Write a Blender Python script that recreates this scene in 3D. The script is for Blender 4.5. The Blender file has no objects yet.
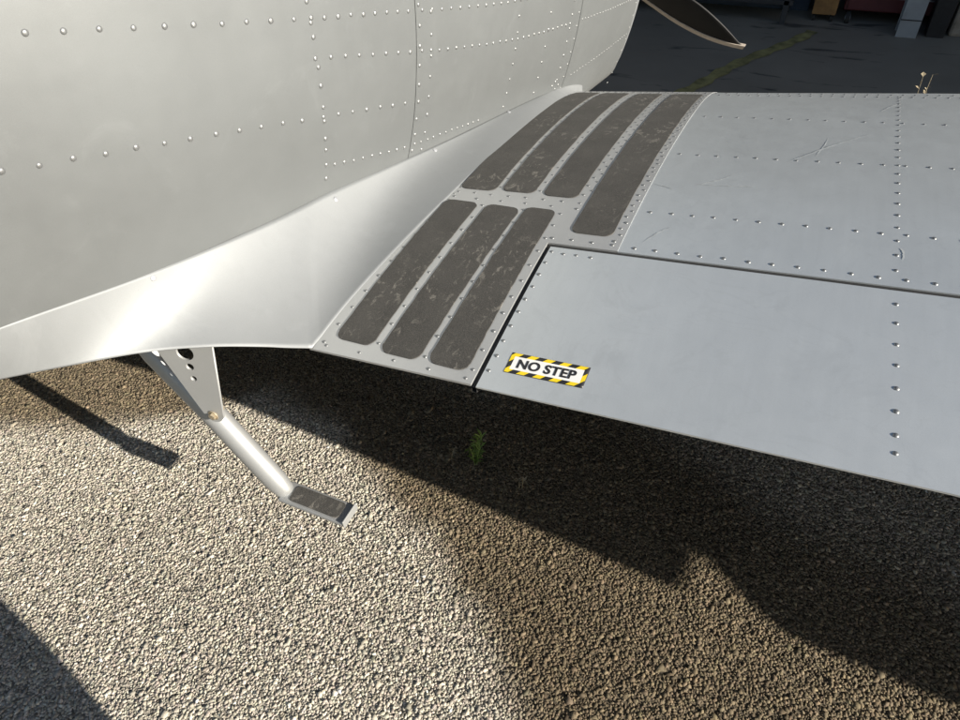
import bpy, bmesh, math, random
import numpy as np
from mathutils import Vector, Matrix
random.seed(7); rng = np.random.default_rng(7)
S = bpy.context.scene
COL = S.collection

# ------------------------------------------------------------------ camera
PITCH, ROLL, YAW, FPX, HC = 44.0, 4.0, 27.0, 670.0, 1.65
p_, r_, y_ = (math.radians(a) for a in (PITCH, ROLL, YAW))
fh = Vector((-math.sin(y_), math.cos(y_), 0)); rt = Vector((math.cos(y_), math.sin(y_), 0)); up = Vector((0, 0, 1))
Fv = fh*math.cos(p_) - up*math.sin(p_); Uv = fh*math.sin(p_) + up*math.cos(p_)
Rv = rt*math.cos(r_) - Uv*math.sin(r_); Uv = Uv*math.cos(r_) + rt*math.sin(r_)
cam = bpy.data.cameras.new('camera'); camo = bpy.data.objects.new('camera', cam); COL.objects.link(camo)
cam.sensor_fit = 'HORIZONTAL'; cam.sensor_width = 36.0; cam.lens = 36.0*FPX/960.0
cam.clip_start = 0.02; cam.clip_end = 2000
M = Matrix.Identity(4)
for i in range(3):
    M[i][0] = Rv[i]; M[i][1] = Uv[i]; M[i][2] = -Fv[i]
M[2][3] = HC
camo.matrix_world = M
S.camera = camo

# ------------------------------------------------------------------ world, sun, exposure
SUN = Vector((2.47, -0.35, 1.0)).normalized()
el = math.asin(SUN.z); az = math.atan2(SUN.x, SUN.y)       # azimuth from +Y towards +X
w = bpy.data.worlds.new('World'); S.world = w; w.use_nodes = True
nt = w.node_tree; nt.nodes.clear()
sky = nt.nodes.new('ShaderNodeTexSky'); sky.sky_type = 'NISHITA'; sky.sun_disc = False
sky.sun_elevation = el; sky.sun_rotation = az; sky.air_density = 1.0; sky.dust_density = 1.0; sky.ozone_density = 1.0
bg = nt.nodes.new('ShaderNodeBackground'); bg.inputs['Strength'].default_value = 0.053
ow = nt.nodes.new('ShaderNodeOutputWorld')
nt.links.new(sky.outputs[0], bg.inputs['Color']); nt.links.new(bg.outputs[0], ow.inputs['Surface'])
sl = bpy.data.lights.new('sun', 'SUN'); sl.energy = 5.0; sl.angle = math.radians(0.55); sl.color = (1.0, 0.93, 0.82)
so = bpy.data.objects.new('sun', sl); COL.objects.link(so); so.location = SUN*30
so.rotation_euler = (-SUN).to_track_quat('-Z', 'Y').to_euler()
S.view_settings.view_transform = 'Standard'; S.view_settings.look = 'None'
S.view_settings.exposure = 1.05; S.view_settings.gamma = 1.0
S.view_settings.use_curve_mapping = False

# ------------------------------------------------------------------ material helpers
MATS = {}
class NT:
    def __init__(s, name):
        m = bpy.data.materials.new(name); m.use_nodes = True; s.m = m; s.t = m.node_tree; s.t.nodes.clear()
        s.out = s.n('ShaderNodeOutputMaterial'); s.b = s.n('ShaderNodeBsdfPrincipled')
        s.l(s.b.outputs[0], s.out.inputs['Surface']); s.co = s.n('ShaderNodeTexCoord').outputs['Object']
        MATS[name] = m
    def n(s, t, **k):
        x = s.t.nodes.new(t)
        for a, v in k.items(): setattr(x, a, v)
        return x
    def l(s, a, b): s.t.links.new(a, b)
    def set(s, **k):
        for a, v in k.items(): s.b.inputs[a.replace('_', ' ')].default_value = v
    def noise(s, scale, detail=4, rough=.55, co=None, dist=0.0, stretch=None):
        x = s.n('ShaderNodeTexNoise'); x.inputs['Scale'].default_value = scale; x.inputs['Detail'].default_value = detail
        x.inputs['Roughness'].default_value = rough; x.inputs['Distortion'].default_value = dist
        c = co or s.co
        if stretch:
            mp = s.n('ShaderNodeMapping'); mp.inputs['Scale'].default_value = stretch; s.l(c, mp.inputs['Vector']); c = mp.outputs[0]
        s.l(c, x.inputs['Vector']); return x.outputs['Fac']
    def ramp(s, fac, stops):
        x = s.n('ShaderNodeValToRGB'); e = x.color_ramp.elements
        while len(e) < len(stops): e.new(.5)
        for i, (p, c) in enumerate(stops):
            e[i].position = p; e[i].color = (c, c, c, 1) if not hasattr(c, '__len__') else (*c, 1)
        s.l(fac, x.inputs['Fac']); return x.outputs['Color']
    def mix(s, fac, a, b, mode='MIX'):
        x = s.n('ShaderNodeMix', data_type='RGBA', blend_type=mode)
        for so_, v in ((x.inputs[0], fac), (x.inputs[6], a), (x.inputs[7], b)):
            if hasattr(v, 'is_linked'): s.l(v, so_)
            else: so_.default_value = v if not hasattr(v, '__len__') or len(v) == 4 else (*v, 1)
        return x.outputs[2]
    def bump(s, h, strength, dist, prev=None):
        x = s.n('ShaderNodeBump'); x.inputs['Strength'].default_value = strength; x.inputs['Distance'].default_value = dist
        s.l(h, x.inputs['Height'])
        if prev is not None: s.l(prev, x.inputs['Normal'])
        return x.outputs[0]

def silver(name, base, metallic, rough, smudge, dents=.0, scratch=False, grime=False):
    t = NT(name)
    n1 = t.noise(3.2, 5, .6); n2 = t.noise(26, 4, .65); n3 = t.noise(1400, 2, .5)
    dark = tuple(c*(1-smudge) for c in base)
    col = t.mix(t.ramp(n1, [(.32, 0.0), (.68, 1.0)]), dark, base)
    col = t.mix(t.ramp(n2, [(.35, .75), (.6, 1.0)]), tuple(c*(1-smudge*.8) for c in base), col)
    col = t.mix(t.ramp(n3, [(.3, 0.0), (.7, 1.0)]), t.mix(1.0, col, (.86, .86, .86), 'MULTIPLY'), col)
    if scratch:
        s1 = t.noise(5.5, 3, .7, stretch=(.55, 1.0, 1.0), dist=1.3)
        col = t.mix(t.ramp(s1, [(.494, 0.0), (.502, .2), (.510, 0.0)]), col, tuple(c*.72 for c in base))
        s2 = t.noise(60, 2, .6, stretch=(1.0, .06, 1.0))
        col = t.mix(t.ramp(s2, [(.40, .0), (.85, .16)]), col, tuple(min(1, c*1.12) for c in base))
        s3 = t.noise(9, 5, .72, dist=.6)
        col = t.mix(t.ramp(s3, [(.57, .0), (.72, .7)]), col, tuple(c*.8 for c in base))
    if grime:      # rain streaks, handling marks and specks of old paint
        g1 = t.noise(30, 4, .6, stretch=(1.0, 1.0, .12)); col = t.mix(t.ramp(g1, [(.52, .0), (.78, .35)]), col, tuple(c*.80 for c in base))
        g2 = t.noise(5, 6, .7, dist=1.0); col = t.mix(t.ramp(g2, [(.58, .0), (.70, .30)]), col, tuple(min(1, c*1.16) for c in base))
        g3 = t.noise(160, 3, .7); col = t.mix(t.ramp(g3, [(.68, .0), (.74, .5)]), col, tuple(c*.72 for c in base))
    t.l(col, t.b.inputs['Base Color'])
    rr = t.n('ShaderNodeMapRange'); rr.inputs['To Min'].default_value = rough-.05; rr.inputs['To Max'].default_value = rough+.08
    t.l(n2, rr.inputs['Value']); t.l(rr.outputs[0], t.b.inputs['Roughness'])
    t.set(Metallic=metallic)
    bp = t.bump(t.noise(900, 2, .6), .12, .0006)
    if dents: bp = t.bump(t.noise(7.5, 2, .5), dents, .006, bp)
    t.l(bp, t.b.inputs['Normal'])
    return t.m
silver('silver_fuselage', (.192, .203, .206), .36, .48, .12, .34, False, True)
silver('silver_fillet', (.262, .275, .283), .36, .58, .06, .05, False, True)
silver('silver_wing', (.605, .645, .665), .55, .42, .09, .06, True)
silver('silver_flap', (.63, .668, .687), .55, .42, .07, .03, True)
silver('silver_walkway', (.52, .53, .53), .50, .44, .14, .03)
silver('silver_step', (.44, .45, .45), .50, .44, .10)
silver('rivet_metal', (.27, .278, .28), .60, .40, .14)

def plain(name, col, rough=.6, metallic=0.0, var=.25, scale=20, bump=0.0, bscale=200):
    t = NT(name); n = t.noise(scale, 5, .6)
    c = t.mix(t.ramp(n, [(.3, 0.0), (.7, 1.0)]), tuple(x*(1-var) for x in col), tuple(min(1, x*(1+var)) for x in col))
    t.l(c, t.b.inputs['Base Color']); t.set(Roughness=rough, Metallic=metallic)
    if bump: t.l(t.bump(t.noise(bscale, 3, .6), bump, .002), t.b.inputs['Normal'])
    return t.m
def walk():
    t = NT('walkway_grit')
    base = t.mix(t.ramp(t.noise(14, 6, .65), [(.3, 0.0), (.7, 1.0)]), (.033, .032, .030), (.056, .054, .050))
    fine = t.noise(420, 3, .7)
    base = t.mix(t.ramp(fine, [(.42, 0.0), (.75, .7)]), base, (.115, .108, .094))
    a = t.noise(34, 4, .6, dist=1.1, stretch=(1.6, 1.0, 1.0)); b = t.noise(6, 3, .5)
    sc = t.mix(1.0, t.ramp(a, [(.56, 0.0), (.64, 1.0)]), t.ramp(b, [(.42, 0.0), (.62, 1.0)]), 'MULTIPLY')
    sc2 = t.mix(1.0, sc, t.ramp(t.noise(240, 3, .7), [(.35, .1), (.62, .75)]), 'MULTIPLY')
    t.l(t.mix(sc2, base, (.25, .235, .205)), t.b.inputs['Base Color']); t.set(Roughness=.88)
    t.l(t.bump(t.noise(700, 2, .7), .9, .0015), t.b.inputs['Normal'])
walk()
plain('black_paint', (.018, .018, .02), .45, 0, .3, 30)
plain('blade_black', (.007, .0065, .006), .6, 0, .3, 12)
plain('blade_edge', (.62, .54, .45), .45, .3, .12, 30)
plain('underside_shade', (.13, .125, .12), .6, .3, .3, 6)  # darkened wing undersides, put in to cut bounce light and deepen the shade below
plain('dark_inside', (.03, .03, .032), .8, 0, .3, 12)
plain('placard_white', (.80, .80, .78), .35, 0, .03, 30)
plain('placard_yellow', (.80, .60, .02), .35, 0, .05, 60)
plain('placard_black', (.022, .022, .024), .4, 0, .15, 40)
plain('brass_bolt', (.55, .47, .34), .35, .7, .15, 90)
plain('rubber', (.02, .02, .02), .8, 0, .3, 30)
plain('column_paint', (.27, .29, .31), .6, 0, .12, 9)
plain('plywood', (.23, .125, .045), .75, 0, .3, 16)
plain('cabinet_red', (.10, .022, .025), .5, 0, .2, 8)
plain('cabinet_trim', (.42, .43, .45), .4, .5, .1, 20)
plain('rack_dark', (.03, .032, .036), .7, 0, .4, 6)
plain('blue_panel', (.035, .055, .09), .6, 0, .35, 5)
plain('wall_sheet', (.06, .065, .075), .7, 0, .3, 3)
plain('wall_stone', (.27, .24, .20), .85, 0, .3, 14, .6, 60)
plain('roof_sheet', (.10, .10, .11), .7, 0, .25, 2)
plain('weed_green', (.17, .25, .05), .7, 0, .35, 120)
plain('weed_dry', (.24, .20, .13), .8, 0, .25, 120)
plain('skin', (.50, .31, .22), .55, 0, .08, 40)
plain('hair', (.05, .035, .025), .7, 0, .4, 200)
plain('shirt', (.055, .07, .12), .85, 0, .15, 60, .3, 500)
plain('trousers', (.06, .06, .065), .85, 0, .2, 60, .3, 500)
plain('shoe', (.05, .035, .025), .6, 0, .2, 60)
plain('phone_black', (.015, .015, .017), .25, .2, .1, 30)

def attr_mat(name, rough, bscale, bstr, bdist, var_lo=.7):
    t = NT(name); a = t.n('ShaderNodeAttribute'); a.attribute_name = 'Col'
    n = t.noise(bscale, 4, .7)
    c = t.mix(1.0, a.outputs['Color'], t.ramp(n, [(.3, var_lo), (.7, 1.15)]), 'MULTIPLY')
    t.l(c, t.b.inputs['Base Color']); t.set(Roughness=rough); t.b.inputs['Specular IOR Level'].default_value = .25
    t.l(t.bump(n, bstr, bdist), t.b.inputs['Normal']); return t.m
attr_mat('chip_stone', .85, 330, .5, .0015, .72)
t = NT('ground_mix'); a = t.n('ShaderNodeAttribute'); a.attribute_name = 'Col'
v = t.n('ShaderNodeTexVoronoi'); v.inputs['Scale'].default_value = 95; t.l(t.co, v.inputs['Vector'])
c = t.mix(1.0, a.outputs['Color'], t.ramp(v.outputs['Color'], [(.1, .45), (.9, 1.25)]), 'MULTIPLY')
t.l(c, t.b.inputs['Base Color']); t.set(Roughness=.9)
t.l(t.bump(t.ramp(v.outputs['Distance'], [(0.0, 1.0), (.6, 0.0)]), .9, .006), t.b.inputs['Normal'])
# hangar floor: dark worn concrete with a mossy line and wet streaks
t = NT('hangar_concrete')
c = t.mix(t.ramp(t.noise(1.4, 6, .6), [(.3, 0.0), (.7, 1.0)]), (.20, .185, .155), (.27, .25, .21))
st = t.noise(5.0, 4, .6, stretch=(.35, 1.6, 1.0), dist=.5)
c = t.mix(t.ramp(st, [(.60, 0.0), (.66, .75)]), c, (.022, .023, .027))
t.l(c, t.b.inputs['Base Color']); t.set(Roughness=.62)
t.l(t.bump(t.noise(60, 4, .6), .2, .004), t.b.inputs['Normal'])
plain('moss_line', (.26, .24, .10), .85, 0, .5, 14)

# ------------------------------------------------------------------ object helpers
def link(o, parent=None):
    COL.objects.link(o)
    if parent is not None:
        o.parent = parent; o.matrix_parent_inverse = Matrix.Translation(-world_loc(parent))
    return o
WL = {}
def world_loc(o): return WL.get(o.name, Vector((0, 0, 0)))
def empty(name, loc):
    o = bpy.data.objects.new(name, None); o.empty_display_size = .1; o.location = loc; COL.objects.link(o); WL[o.name] = Vector(loc); return o
def tag(o, label=None, cat=None, group=None, kind=None):
    for k, v_ in (('label', label), ('category', cat), ('group', group), ('kind', kind)):
        if v_: o[k] = v_
    return o
def pydata(name, verts, faces, mat, parent=None, smooth=True, sharp=None):
    me = bpy.data.meshes.new(name); me.from_pydata([tuple(map(float, v_)) for v_ in verts], [], faces); me.validate()
    if smooth: me.polygons.foreach_set('use_smooth', [True]*len(me.polygons))
    if sharp is not None: me.set_sharp_from_angle(angle=math.radians(sharp))
    me.materials.append(MATS[mat]); me.update()
    return link(bpy.data.objects.new(name, me), parent)
def frombm(name, bm, mat, parent=None, smooth=False, bevel=0, sharp=None):
    me = bpy.data.meshes.new(name); bm.normal_update(); bm.to_mesh(me); bm.free()
    if smooth: me.polygons.foreach_set('use_smooth', [True]*len(me.polygons))
    if sharp is not None: me.set_sharp_from_angle(angle=math.radians(sharp))
    me.materials.append(MATS[mat]); o = link(bpy.data.objects.new(name, me), parent)
    if bevel:
        md = o.modifiers.new('bevel', 'BEVEL'); md.width = bevel; md.segments = 2; md.limit_method = 'ANGLE'
    return o
def box(bm, x0, x1, y0, y1, z0, z1):
    vs = [bm.verts.new(q) for q in ((x0,y0,z0),(x1,y0,z0),(x1,y1,z0),(x0,y1,z0),(x0,y0,z1),(x1,y0,z1),(x1,y1,z1),(x0,y1,z1))]
    for f in ((3,2,1,0),(4,5,6,7),(0,1,5,4),(1,2,6,5),(2,3,7,6),(3,0,4,7)): bm.faces.new([vs[i] for i in f])
def boxobj(name, dims, mat, parent=None, bevel=.004):
    bm = bmesh.new(); box(bm, *dims); return frombm(name, bm, mat, parent, bevel=bevel)
def tube(bm, pts, radii, seg=16, squash=1.0, caps=True):
    pts = [Vector(q) for q in pts]; rings = []
    for i, q in enumerate(pts):
        d = (pts[min(i+1, len(pts)-1)] - pts[max(i-1, 0)]).normalized()
        a_ = d.cross(Vector((0, 1, 0)))
        if a_.length < .05: a_ = d.cross(Vector((1, 0, 0)))
        a_.normalize(); b_ = d.cross(a_).normalized()
        rings.append([bm.verts.new(q + a_*radii[i]*math.cos(k*2*math.pi/seg) + b_*radii[i]*squash*math.sin(k*2*math.pi/seg)) for k in range(seg)])
    for i in range(len(rings)-1):
        for k in range(seg):
            bm.faces.new((rings[i][k], rings[i][(k+1) % seg], rings[i+1][(k+1) % seg], rings[i+1][k]))
    if caps:
        bm.faces.new(rings[0][::-1]); bm.faces.new(rings[-1])
def flat_curve(name, loops, extrude, mat, parent, xf):
    """filled outline with holes -> thin plate mesh; xf maps (u,v,w)->world"""
    cu = bpy.data.curves.new(name, 'CURVE'); cu.dimensions = '2D'; cu.fill_mode = 'BOTH'; cu.extrude = extrude
    for lp in loops:
        sp = cu.splines.new('POLY'); sp.points.add(len(lp)-1); sp.use_cyclic_u = True
        for q, (a_, b_) in zip(sp.points, lp): q.co = (a_, b_, 0, 1)
    to = bpy.data.objects.new(name, cu); me = bpy.data.meshes.new_from_object(to)
    bpy.data.objects.remove(to); bpy.data.curves.remove(cu)
    me.name = name
    for v_ in me.vertices: v_.co = Vector(xf(*v_.co))
    me.materials.clear(); me.materials.append(MATS[mat]); me.update()
    return link(bpy.data.objects.new(name, me), parent)

# ------------------------------------------------------------------ shape functions of the aircraft
def pchip(xs, ys):
    xs = np.array(xs, float); ys = np.array(ys, float); h = np.diff(xs); d = np.diff(ys)/h
    m = np.zeros(len(xs)); m[1:-1] = (d[:-1]*h[1:]+d[1:]*h[:-1])/(h[1:]+h[:-1]); m[0] = d[0]; m[-1] = d[-1]
    def f(x):
        x = np.asarray(x, float); i = np.clip(np.searchsorted(xs, x)-1, 0, len(xs)-2); t_ = (x-xs[i])/h[i]; tt = np.clip(t_, 0, 1)
        r = (1+2*tt)*(1-tt)**2*ys[i]+tt*(1-tt)**2*h[i]*m[i]+tt**2*(3-2*tt)*ys[i+1]+tt**2*(tt-1)*h[i]*m[i+1]
        return r + np.where(t_ < 0, (x-xs[0])*m[0], 0) + np.where(t_ > 1, (x-xs[-1])*m[-1], 0)
    return f
PT = pchip([0,.2,.42,.65,.9,1.2,1.5,1.7,1.85,1.95], [0,.03,.052,.058,.045,.008,-.055,-.12,-.19,-.27])
PB = pchip([0,.4,1.0,1.6,1.85,1.95], [-.0032,-.03,-.09,-.19,-.262,-.286])
def yte(x): return np.where(x > .35, .75-.08*(x-.35), .75)
def yle(x): return np.where(x > .6, 2.7-.11*(x-.6), 2.7)
def sw(x, y): return (y-yte(x))/(yle(x)-yte(x))*1.95
def zt(x, y): s = sw(x, y); return .8+.09*x+PT(s)+.027*x*(np.clip(s, 0, 3)/1.7)**2
def zbt(x, y): s = sw(x, y); return .8+.09*x+PB(s)+.027*x*(np.clip(s, 0, 3)/1.7)**2
YS = [-5,-2,-.5,.46,1.1,1.38,1.67,2.4,3.0]
FA = pchip(YS, [.05,.10,.2,.35,.497,.553,.615,.69,.71])
FB = pchip(YS, [.25,.4,.6,.75,.88,.95,1.0,1.04,1.06])
FZ = pchip(YS, [1.6,1.55,1.45,1.36,1.32,1.3,1.27,1.13,1.0])
FBOT = pchip([-5,-2,0,.3,.5,.75,1.2,2.0,3.0], [1.42,1.2,.98,.91,.86,.76,.56,.42,.32])
CX = -1.35
def xf(y, z): t_ = np.clip((z-FZ(y))/FB(y), -.9995, .9995); return CX+FA(y)*np.sqrt(1-t_*t_)
def fnormal(y, z):
    e = .004; dy = (xf(y+e, z)-xf(y-e, z))/(2*e); dz = (xf(y, z+e)-xf(y, z-e))/(2*e)
    return Vector((1, -float(dy), -float(dz))).normalized()
def wnormal(x, y):
    e = .004; dx = (zt(x+e, y)-zt(x-e, y))/(2*e); dy = (zt(x, y+e)-zt(x, y-e))/(2*e)
    return Vector((-float(dx), -float(dy), 1)).normalized()

# ------------------------------------------------------------------ ground
def fbm(x, y, s=1.0, seed=0):
    r = np.zeros_like(x); g = np.random.default_rng(seed); amp = 1.0
    for o in range(5):
        for k in range(3):
            th = g.uniform(0, 6.28); ph = g.uniform(0, 6.28); f = s*(2**o)*g.uniform(.8, 1.25)
            r += amp*np.sin((x*math.cos(th)+y*math.sin(th))*f+ph)/3
        amp *= .55
    return r
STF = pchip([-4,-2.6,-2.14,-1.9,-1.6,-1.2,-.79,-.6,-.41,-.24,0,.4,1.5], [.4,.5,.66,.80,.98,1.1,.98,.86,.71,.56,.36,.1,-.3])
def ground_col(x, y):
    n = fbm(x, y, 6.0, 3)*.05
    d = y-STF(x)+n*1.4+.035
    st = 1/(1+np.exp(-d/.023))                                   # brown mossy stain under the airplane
    back = 1/(1+np.exp(-(y-(1.46-.36*np.clip(x+.1, 0, 2))+n)/.05))  # paler and greyer again further in
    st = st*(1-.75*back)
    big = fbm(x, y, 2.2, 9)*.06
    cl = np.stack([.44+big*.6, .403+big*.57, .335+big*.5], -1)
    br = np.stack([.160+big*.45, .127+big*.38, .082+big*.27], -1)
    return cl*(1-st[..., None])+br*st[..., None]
def ground():
    def ax(lo, hi, step, far):
        a_ = list(np.arange(lo, hi+step/2, step)); g = step; q = hi
        while q < far: g *= 1.5; q += g; a_.append(q)
        g = step; q = lo
        while q > -far: g *= 1.5; q -= g; a_.insert(0, q)
        return np.array(a_)
    X = ax(-3.2, 1.8, .05, 600); Y = ax(-.6, 2.6, .05, 600)
    gx, gy = np.meshgrid(X, Y); V = np.stack([gx.ravel(), gy.ravel(), gx.ravel()*0], -1)
    nx = len(X); F = [(j*nx+i, j*nx+i+1, (j+1)*nx+i+1, (j+1)*nx+i) for j in range(len(Y)-1) for i in range(nx-1)]
    o = pydata('ground', V, F, 'ground_mix', smooth=False)
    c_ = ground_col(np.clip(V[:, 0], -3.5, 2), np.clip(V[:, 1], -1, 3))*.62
    near = (np.abs(V[:, 0]+.7) < 2.4) & (V[:, 1] > -.3) & (V[:, 1] < 1.6); c_[near] *= 1.0   # tar and fines between the chips
    at = o.data.color_attributes.new('Col', 'FLOAT_COLOR', 'POINT')
    at.data.foreach_set('color', np.concatenate([c_, np.ones((len(c_), 1))], 1).ravel().astype(np.float32))
    tag(o, kind='structure')
ground()
def chips():
    x0, x1, y0, y1, sp = -2.75, 1.3, -.1, 1.5, .0066
    X = np.arange(x0, x1, sp); Y = np.arange(y0, y1, sp*.866)
    gx, gy = np.meshgrid(X, Y); gx = gx+(np.arange(len(Y)) % 2)[:, None]*sp/2
    px = (gx+rng.normal(0, sp*.26, gx.shape)).ravel(); py = (gy+rng.normal(0, sp*.26, gy.shape)).ravel()
    keep = rng.random(px.shape) > .035
    keep &= fbm(px, py, 14, 21)+rng.normal(0, .22, px.shape) > -1.3-.5*(py < STF(px))
    px = px[keep]; py = py[keep]; n = len(px)
    ang = np.arange(5)*1.2566
    bv = np.concatenate([np.stack([np.cos(ang), np.sin(ang), ang*0-.55], -1), np.stack([np.cos(ang+.6)*.8, np.sin(ang+.6)*.8, ang*0+.55], -1)])
    bf = np.array([f for k in range(5) for f in ((k, (k+1) % 5, 5+k), (5+k, (k+1) % 5, 5+(k+1) % 5))]+[(5, 6, 7), (5, 7, 8), (5, 8, 9)])
    nv, nf = len(bv), len(bf)
    var = rng.uniform(.62, 1.3, (96, nv, 1))*bv[None]; var[:, 5:, 2] *= rng.uniform(.6, 1.25, (96, 5))
    base = var[rng.integers(0, 96, n)]
    sc = .0039*np.exp(rng.normal(0, .30, n)); s3 = np.stack([sc*rng.uniform(.85, 1.4, n), sc*rng.uniform(.7, 1.1, n), sc*rng.uniform(.28, .62, n)], -1)
    P = base*s3[:, None, :]
    a_ = rng.uniform(0, 6.283, n); tx = rng.normal(0, .3, n); ty = rng.normal(0, .3, n)
    c_, s_ = np.cos(tx)[:, None], np.sin(tx)[:, None]; y2 = P[:, :, 1]*c_-P[:, :, 2]*s_; z2 = P[:, :, 1]*s_+P[:, :, 2]*c_
    c_, s_ = np.cos(ty)[:, None], np.sin(ty)[:, None]; x3 = P[:, :, 0]*c_+z2*s_; z3 = -P[:, :, 0]*s_+z2*c_
    c_, s_ = np.cos(a_)[:, None], np.sin(a_)[:, None]; x4 = x3*c_-y2*s_; y4 = x3*s_+y2*c_
    V = np.stack([x4+px[:, None], y4+py[:, None], z3+(.0010+rng.normal(0, .0006, n))[:, None]], -1).reshape(-1, 3)
    F = (bf[None]+(np.arange(n)*nv)[:, None, None]).reshape(-1, 3)
    me = bpy.data.meshes.new('gravel_chips'); me.vertices.add(len(V)); me.vertices.foreach_set('co', V.ravel().astype(np.float32))
    me.loops.add(F.size); me.loops.foreach_set('vertex_index', F.ravel().astype(np.int32))
    me.polygons.add(len(F)); me.polygons.foreach_set('loop_start', np.arange(0, F.size, 3, dtype=np.int32))
    me.update(calc_edges=True)
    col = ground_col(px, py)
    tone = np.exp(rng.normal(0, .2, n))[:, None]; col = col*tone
    col = col*(1+rng.normal(0, .022, (n, 3)))
    dk = rng.random(n) < .05; col[dk] *= .35
    wh = rng.random(n) < .04; col[wh] *= 1.5
    col = np.clip(col, .01, .7)
    cc = np.repeat(np.concatenate([col, np.ones((n, 1))], 1), nv, 0)
    at = me.color_attributes.new('Col', 'FLOAT_COLOR', 'POINT'); at.data.foreach_set('color', cc.ravel().astype(np.float32))
    me.materials.append(MATS['chip_stone']); o = bpy.data.objects.new('gravel_chips', me); COL.objects.link(o)
    tag(o, 'loose tan stone chips bedded in the ground below the wing', 'gravel', kind='stuff')
chips()
o = pydata('hangar_floor', [(-9,3.35,.004),(6.0,3.35,.004),(6.0,6.4,.004),(-9,6.4,.004)], [(0,1,2,3)], 'hangar_concrete', smooth=False); tag(o, kind='structure')
V = []; F = []
for i in range(25):
    q = i/24; cx_ = -.72+.72*q+.02*math.sin(q*9); cy_ = 3.75+1.45*q; wd = .035+.012*math.sin(i*2.1)
    V += [(cx_-wd, cy_+.02, .008), (cx_+wd, cy_-.02, .008)]
    if i: F.append((2*i-2, 2*i-1, 2*i+1, 2*i))
o = pydata('floor_line', V, F, 'moss_line', smooth=False); tag(o, kind='structure')

# ------------------------------------------------------------------ hangar and what stands in it
H = empty('hangar', (-1.5, 5.0, 0)); tag(H, 'dark open hangar with corrugated back wall behind the wing', 'hangar')
def corrugated(name, x0, x1, y, z0, z1, mat):
    n = int((x1-x0)/.06); V = []; F = []
    for i in range(n+1):
        x = x0+(x1-x0)*i/n; yy = y-(.018 if (i//2) % 2 else 0)
        V += [(x, yy, z0), (x, yy, z1)]
        if i: F.append((2*i-2, 2*i, 2*i+1, 2*i-1))
    b = len(V); V += [(x0, y+.06, z0), (x1, y+.06, z0), (x1, y+.06, z1), (x0, y+.06, z1)]; F.append((b, b+3, b+2, b+1))
    return pydata(name, V, F, mat, H, smooth=False)
corrugated('back_wall', -9, 6, 5.75, 0, 2.8, 'wall_sheet')
boxobj('side_wall', (6.0, 6.2, 2.75, 6.0, 0, 3.4), 'wall_sheet', H, .01)
boxobj('left_wall', (-9.2, -9.0, 4.0, 6.0, 0, 2.8), 'wall_sheet', H, .01)
boxobj('roof', (-9.3, 5.99, 4.55, 6.1, 2.81, 2.93), 'roof_sheet', H, .01)
bm = bmesh.new(); box(bm, .50, .62, 5.24, 5.252, 0, 2.8); box(bm, .553, .567, 5.252, 5.36, 0, 2.8); box(bm, .50, .62, 5.36, 5.372, 0, 2.8)
frombm('column', bm, 'column_paint', H, bevel=.003)
for zz in (.105,):
    bm = bmesh.new(); box(bm, .50, .62, 5.236, 5.2395, zz, zz+.006); frombm('column_seam', bm, 'dark_inside', H)
boxobj('stone_pier', (.80, 1.6, 5.33, 5.7, 0, 2.8), 'wall_stone', H, .02)
boxobj('low_panel', (-2.2, -.06, 5.62, 5.70, .0, .34), 'blue_panel', H, .006)

C = empty('wooden_box', (.05, 5.5, 0)); tag(C, 'brown plywood box on small casters beside the red tool cabinet', 'box')
boxobj('body', (-.03, .12, 5.41, 5.62, .05, .78), 'plywood', C, .004)
for sx in (-.01, .10):
    for sy in (5.44, 5.59):
        bm = bmesh.new(); tube(bm, [(sx-.009, sy, .0225), (sx+.009, sy, .0225)], [.022, .022], 14); box(bm, sx-.014, sx+.014, sy-.012, sy+.012, .043, .052)
        frombm('caster', bm, 'rubber', C, True, sharp=40)
C = empty('tool_cabinet', (.34, 5.55, 0)); tag(C, 'dark red rolling tool cabinet with pale drawer edges beside blue column', 'cabinet')
boxobj('carcass', (.16, .78, 5.46, 5.72, .075, .95), 'cabinet_red', C, .006)
for k in range(8):
    z0 = .085+k*.107
    d = boxobj('drawer', (.18, .76, 5.445, 5.4595, z0, z0+.092), 'cabinet_red', C, .003)
    boxobj('drawer_edge', (.185, .755, 5.434, 5.4445, z0+.080, z0+.089), 'cabinet_trim', d, .002)
for sx in (.20, .74):
    for sy in (5.44, 5.68):
        bm = bmesh.new(); tube(bm, [(sx-.014, sy, .036), (sx+.014, sy, .036)], [.036, .036], 18); frombm('caster', bm, 'rubber', C, True, sharp=40)
        bm = bmesh.new(); tube(bm, [(sx-.017, sy, .036), (sx+.017, sy, .036)], [.017, .017], 14); frombm('caster_hub', bm, 'cabinet_trim', C, True, sharp=40)
C = empty('waste_bin', (.71, 5.30, 0)); tag(C, 'black square bin standing between blue column and stone pier', 'bin')
bm = bmesh.new(); box(bm, .665, .785, 5.27, 5.42, 0, .30)
for v_ in bm.verts:
    if v_.co.z < .1: v_.co.x = .725+(v_.co.x-.725)*.85; v_.co.y = 5.345+(v_.co.y-5.345)*.85
frombm('body', bm, 'black_paint', C, bevel=.006)
boxobj('rim', (.658, .792, 5.263, 5.427, .285, .312), 'black_paint', C, .004)
C = empty('storage_rack', (-.6, 5.5, 0)); tag(C, 'dark steel storage rack along the corrugated hangar wall', 'rack')
for x in (-1.6, -.9, -.2):
    for y in (5.32, 5.58): boxobj('post', (x-.018, x+.018, y-.018, y+.018, 0, 1.8), 'rack_dark', C, .002)
for z in (.12, .6, 1.1, 1.6): boxobj('shelf', (-1.64, -.16, 5.302, 5.60, z, z+.03), 'rack_dark', C, .003)
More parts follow.
